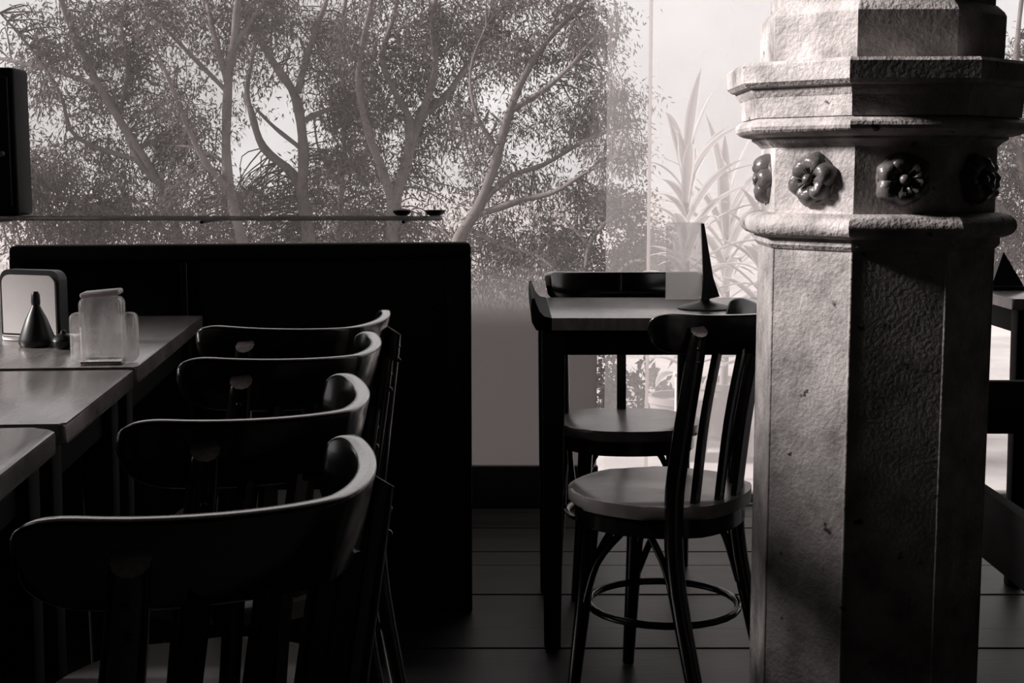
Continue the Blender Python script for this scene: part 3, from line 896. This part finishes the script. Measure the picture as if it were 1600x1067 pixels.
# the two chairs pushed in on the far side have a single broad splat
far = place_chair(0.305, tl_y + 0.60, 180, 'bentwood chair pushed in at far side of table below the small bushy tree', RG)
for ch in [c for c in far.children if c.name.startswith('back_slat')]:
    if abs(sum(v.co.x for v in ch.data.vertices) / len(ch.data.vertices)) > 0.02:
        bpy.data.objects.remove(ch)
far2 = copy_tree(far)
far2.location = (0.92, tl_y + 0.61, 0); far2.rotation_euler = (0, 0, R(176))
tag(far2, 'bentwood chair at far side of table, rail showing just left of column', 'chair', RG)

# ================================================================== TABLES
def table(label, cx, cy, rz, w, l, z, corner, group, leg_in=0.05, apron=0.07):
    """origin at the middle of the footprint"""
    t = tag(empty('cafe_table', (cx, cy, 0), rz), label, 'table', group)
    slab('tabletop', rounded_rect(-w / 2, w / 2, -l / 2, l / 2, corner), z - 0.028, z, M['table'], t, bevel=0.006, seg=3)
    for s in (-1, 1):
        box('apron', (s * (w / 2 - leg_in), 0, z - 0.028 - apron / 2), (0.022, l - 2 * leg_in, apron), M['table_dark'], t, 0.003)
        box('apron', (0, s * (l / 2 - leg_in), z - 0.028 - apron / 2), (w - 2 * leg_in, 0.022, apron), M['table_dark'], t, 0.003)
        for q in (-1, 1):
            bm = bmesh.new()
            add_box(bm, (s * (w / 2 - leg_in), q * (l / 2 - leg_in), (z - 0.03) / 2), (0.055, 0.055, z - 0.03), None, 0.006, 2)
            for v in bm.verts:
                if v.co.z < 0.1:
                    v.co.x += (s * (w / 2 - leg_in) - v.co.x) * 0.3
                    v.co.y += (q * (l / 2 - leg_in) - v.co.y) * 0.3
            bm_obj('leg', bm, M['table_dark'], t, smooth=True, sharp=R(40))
    return t
TZ = 0.78
TROT = R(5.0)
def left_table(label, y0, y1, corner, w=0.80, gap=0.0):
    # right-hand edge follows the line x = -0.50 - 0.088*(y-1.0)
    ym = (y0 + y1) / 2
    xe = -0.515 - 0.088 * (ym - 1.0)
    return table(label, xe - w / 2 * math.cos(TROT), ym - w / 2 * math.sin(TROT), TROT, w, (y1 - y0) / math.cos(TROT), TZ, corner, 'tables pushed together on the left')
left_table('nearest left-hand table with rounded corner at left edge', 1.02, 1.80, 0.035)
left_table('middle left-hand table between two narrow dark gaps', 1.825, 2.33, 0.008)
left_table('far left-hand table with glass jar and napkin holder on it', 2.365, 3.22, 0.008)
tl = at_z(838, 497, TZ)
rt_w, rt_l = 1.02, 0.52
rt = table('right-hand cafe table with upturned end and menu stand, partly behind column', tl.x + rt_w / 2, tl.y + rt_l / 2, 0, rt_w, rt_l, TZ, 0.006, 'tables on the right', leg_in=0.04, apron=0.06)
# upturned end lip of that table
vs, fs = [], []
prof = [(0.035, 0.0), (0.018, 0.004), (0.008, 0.014), (0.0, 0.032), (-0.004, 0.045), (-0.010, 0.044), (-0.012, 0.02), (-0.010, -0.01), (0.0, -0.028), (0.035, -0.028)]
for yv in (-rt_l / 2, rt_l / 2):
    for (x, z) in prof: vs.append((-rt_w / 2 + x, yv, TZ + z))
n = len(prof)
for i in range(n):
    j = (i + 1) % n
    fs.append((i, j, n + j, n + i))
fs.append(tuple(range(n))); fs.append(tuple(range(2 * n - 1, n - 1, -1)))
py_obj('raised_lip', vs, fs, M['table_dark'], rt, smooth=True, sharp=R(50))
table('far table at right edge with a little pyramid sign on it', 1.75, 3.95, 0, 0.9, 0.62, TZ, 0.006, 'tables on the right')

# pyramid card
pc = at_y(1567, 420, 3.95)
py = tag(empty('table_pyramid', (pc.x, 3.95, TZ)), 'small dark pyramid sign on the far table at right edge', 'table sign')
py_obj('pyramid_body', [(-.045, -.045, 0.012), (.045, -.045, 0.012), (.045, .045, 0.012), (-.045, .045, 0.012), (0, 0, 0.105)], [(0, 1, 4), (1, 2, 4), (2, 3, 4), (3, 0, 4), (3, 2, 1, 0)], M['black'], py)
box('pyramid_base', (0, 0, 0.006), (0.1, 0.1, 0.012), M['black'], py, bevel=0.003)

# ================================================================== BLACK BENCH BACK
bl = at_y(14, 387, 3.30); br = at_y(736, 376, 3.46)
bx0, bx1 = bl.x, br.x
ang = math.atan2(0.16, bx1 - bx0)
BL = math.hypot(bx1 - bx0, 0.16)
BH = (bl.z + br.z) / 2
bench = tag(empty('settle_bench', ((bx0 + bx1) / 2, 3.38, 0), ang), 'black wooden settle with high panelled back facing the row of chairs', 'bench')
xs = at_y(285, 430, 3.34).x
sx = (xs - (bx0 + bx1) / 2) / math.cos(ang)
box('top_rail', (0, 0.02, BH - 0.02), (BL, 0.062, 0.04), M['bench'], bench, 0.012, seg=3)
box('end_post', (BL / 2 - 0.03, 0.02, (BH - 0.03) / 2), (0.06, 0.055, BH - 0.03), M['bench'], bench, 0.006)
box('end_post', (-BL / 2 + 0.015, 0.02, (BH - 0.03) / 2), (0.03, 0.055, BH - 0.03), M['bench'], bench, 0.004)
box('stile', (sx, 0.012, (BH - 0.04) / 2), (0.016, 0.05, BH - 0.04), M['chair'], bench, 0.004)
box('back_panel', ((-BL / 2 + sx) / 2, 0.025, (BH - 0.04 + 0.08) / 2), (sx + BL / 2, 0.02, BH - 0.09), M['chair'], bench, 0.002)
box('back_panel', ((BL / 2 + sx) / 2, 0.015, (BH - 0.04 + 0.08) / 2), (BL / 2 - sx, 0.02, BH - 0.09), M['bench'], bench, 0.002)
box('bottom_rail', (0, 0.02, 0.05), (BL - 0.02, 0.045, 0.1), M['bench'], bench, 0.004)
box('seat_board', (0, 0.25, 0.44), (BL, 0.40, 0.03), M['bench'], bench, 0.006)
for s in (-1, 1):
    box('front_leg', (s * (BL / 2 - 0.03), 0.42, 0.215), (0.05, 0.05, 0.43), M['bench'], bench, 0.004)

# ================================================================== BARRIER BEHIND THE COLUMN
e1 = at_z(1536, 770, 0.45)
b2 = tag(empty('low_barrier', (e1.x + 0.005, 2.35, 0)), 'low dark timber barrier running past the right side of the column', 'barrier')
box('side_board', (0.015, 0, 0.38), (0.03, 1.5, 0.14), M['bench'], b2, 0.004)
box('end_board', (0.22, 0.765, 0.585), (0.44, 0.025, 0.12), M['bench'], b2, 0.006)
for x_, y_, h_ in ((0.02, -0.74, 0.46), (0.02, 0.765, 0.65), (0.42, 0.765, 0.65)):
    box('post', (x_, y_, h_ / 2), (0.045, 0.045, h_), M['bench'], b2, 0.004)

# ================================================================== THINGS ON THE LEFT TABLES
# napkin holder: steel case with a rounded top in a dark frame; its white face paints a bright reflection
p = at_z(68, 531, TZ)
nh = tag(empty('napkin_holder', (p.x, p.y, TZ), R(-20)), 'napkin holder with pale face and dark frame on far left table', 'napkin holder')
pw, ph = 0.128, 0.122
def plate(name, w, h, r, y0, y1, mat, parent, z0=0.0):
    pts = [(-w / 2, z0), (w / 2, z0)]
    for i in range(7):
        a = R(90 * i / 6); pts.append((w / 2 - r + r * math.cos(a), z0 + h - r + r * math.sin(a)))
    for i in range(7):
        a = R(90 + 90 * i / 6); pts.append((-w / 2 + r + r * math.cos(a), z0 + h - r + r * math.sin(a)))
    n = len(pts)
    vs = [(x, y0, z) for x, z in pts] + [(x, y1, z) for x, z in pts]
    fs = [tuple(range(n - 1, -1, -1)), tuple(range(n, 2 * n))] + [(i, (i + 1) % n, n + (i + 1) % n, n + i) for i in range(n)]
    return py_obj(name, vs, fs, mat, parent, smooth=True, sharp=R(35))
plate('case', pw + 0.012, ph + 0.006, 0.02, -0.035, -0.012, M['black'], nh, 0.012)
plate('reflection_face', pw - 0.004, ph - 0.008, 0.017, -0.040, -0.034, M['face_shine'], nh, 0.016)
box('base', (0, 0, 0.007), (pw + 0.016, 0.07, 0.014), M['steel'], nh, 0.004)
# dark cone bottle in front of it
p = at_z(62, 522, TZ)
p = at_y(62, 522, nh.location.y - 0.085)
cb = tag(empty('sauce_bottle', (p.x, nh.location.y - 0.10, TZ)), 'dark cone-shaped sauce bottle with thin neck in front of napkin holder', 'bottle')
lathe('body', [(0.031, 0.0), (0.034, 0.006), (0.033, 0.016), (0.020, 0.052), (0.009, 0.074), (0.007, 0.080)], M['black'], cb, 24)
lathe('cap', [(0.008, 0.079), (0.0085, 0.084), (0.008, 0.098), (0.005, 0.104)], M['black'], cb, 16)
# small dark lidded dish
p = at_z(100, 545, TZ)
kd = tag(empty('salt_dish', (p.x, p.y, TZ)), 'small dark lidded dish beside the napkin holder', 'dish')
lathe('bowl', [(0.012, 0.0), (0.018, 0.006), (0.021, 0.016), (0.020, 0.018)], M['black'], kd, 20)
lathe('lid', [(0.021, 0.018), (0.016, 0.025), (0.006, 0.029), (0.005, 0.034), (0.002, 0.036)], M['black'], kd, 20)
# square glass jar with two small side lobes
p = at_z(160, 568, TZ)
gj_ = tag(empty('glass_jar', (p.x, p.y + 0.01, TZ), R(6)), 'chunky clear glass jar with pale lid and side lobes on far left table', 'jar')
bm = bmesh.new(); add_box(bm, (0, 0, 0.060), (0.074, 0.06, 0.112), None, 0.014, 4)
add_box(bm, (0.045, 0.0, 0.045), (0.028, 0.04, 0.086), None, 0.011, 3)
add_box(bm, (-0.043, 0.0, 0.045), (0.022, 0.04, 0.086), None, 0.009, 3)
bm_obj('body', bm, M['jar'], gj_, smooth=True, sharp=R(50))
bm = bmesh.new(); add_box(bm, (0, 0, 0.0), (0.066, 0.05, 0.010), Matrix.Rotation(R(-5), 3, 'Y'), 0.004, 2)
ld = bm_obj('lid', bm, M['white'], gj_, smooth=True); ld.location = (0, 0, 0.121)
box('base', (0, 0, 0.003), (0.07, 0.056, 0.006), M['steel'], gj_, 0.002)

# ================================================================== MENU STAND ON THE RIGHT TABLE
p = at_z(1104, 484, TZ)
ms = tag(empty('menu_stand', (p.x, p.y + 0.03, TZ)), 'see-through pale menu card on a tilted dark stand upon the right-hand table', 'menu stand')
lathe('base', [(0.066, 0.0), (0.066, 0.003), (0.055, 0.008), (0.02, 0.016), (0.012, 0.02), (0.01, 0.03)], M['black'], ms, 28)
py_obj('support', [(-0.010, -0.010, 0.02), (0.034, -0.010, 0.03), (0.034, 0.004, 0.03), (-0.010, 0.004, 0.02),
                   (-0.006, -0.010, 0.075), (0.018, -0.010, 0.075), (0.018, 0.004, 0.075), (-0.006, 0.004, 0.075),
                   (-0.013, -0.010, 0.205), (-0.006, -0.010, 0.205), (-0.006, 0.004, 0.205), (-0.013, 0.004, 0.205)],
       [(0, 1, 5, 4), (1, 2, 6, 5), (2, 3, 7, 6), (3, 0, 4, 7), (4, 5, 9, 8), (5, 6, 10, 9), (6, 7, 11, 10), (7, 4, 8, 11), (3, 2, 1, 0), (8, 9, 10, 11)], M['black'], ms)
box('card', (-0.052, -0.004, 0.115), (0.088, 0.004, 0.185), M['card'], ms, bevel=0.0015)

# ================================================================== LEDGE AND CABINET IN FRONT OF THE WINDOW
YL = BACK - 0.16
lA, lB = at_y(-60, 346, YL), at_y(690, 336, YL)
zl = (lA.z + lB.z) / 2
lg = tag(empty('window_ledge', ((lA.x + lB.x) / 2, YL, zl)), 'thin smoked glass ledge running across the big window behind the bench', 'ledge')
ll = lB.x - lA.x
box('board', (0, 0, 0), (ll, 0.10, 0.012), M['smoked'], lg, 0.002)
for s in (-0.45, 0.0, 0.42):
    tube('bracket', [(s * ll, 0.232, -0.012), (s * ll, 0.12, -0.012), (s * ll, 0.0, -0.012)], 0.006, M['bench'], lg, n=6)
for px, w_, lab in ((628, 0.062, 'small flat dark dish, left of two at the ledge end'), (680, 0.07, 'larger dark dish at the right end of the window ledge')):
    q = at_y(px, 332, YL)
    d = tag(empty('ledge_dish', (q.x, YL, zl + 0.008)), lab, 'dish', 'dishes on the window ledge')
    lathe('bowl', [(w_ * 0.25, 0.0), (w_ * 0.40, 0.006), (w_ * 0.5, 0.016), (w_ * 0.48, 0.018), (w_ * 0.3, 0.010)], M['black'], d, 20)
    lathe('foot', [(w_ * 0.22, 0.0), (w_ * 0.22, 0.004)], M['black'], d, 20)
c1 = at_y(30, 107, YL)
cw = 0.30
cz1 = c1.z - (zl + 0.008)
cbn = tag(empty('wall_cabinet', (c1.x - cw / 2, YL, zl + 0.008)), 'dark wooden cabinet on the window ledge at left edge', 'cabinet')
box('body', (0, 0.01, cz1 / 2), (cw, 0.14, cz1), M['table_dark'], cbn, 0.012, seg=3)
box('door', (0.0, -0.066, cz1 / 2), (cw - 0.03, 0.016, cz1 - 0.06), M['table_dark'], cbn, 0.004)
kb = lathe('knob', [(0.006, 0), (0.006, 0.010), (0.011, 0.016), (0.008, 0.022)], M['black'], cbn, 14)
kb.matrix_local = Matrix.Translation((cw / 2 - 0.035, -0.073, cz1 * 0.42)) @ Matrix.Rotation(R(90), 4, 'X')
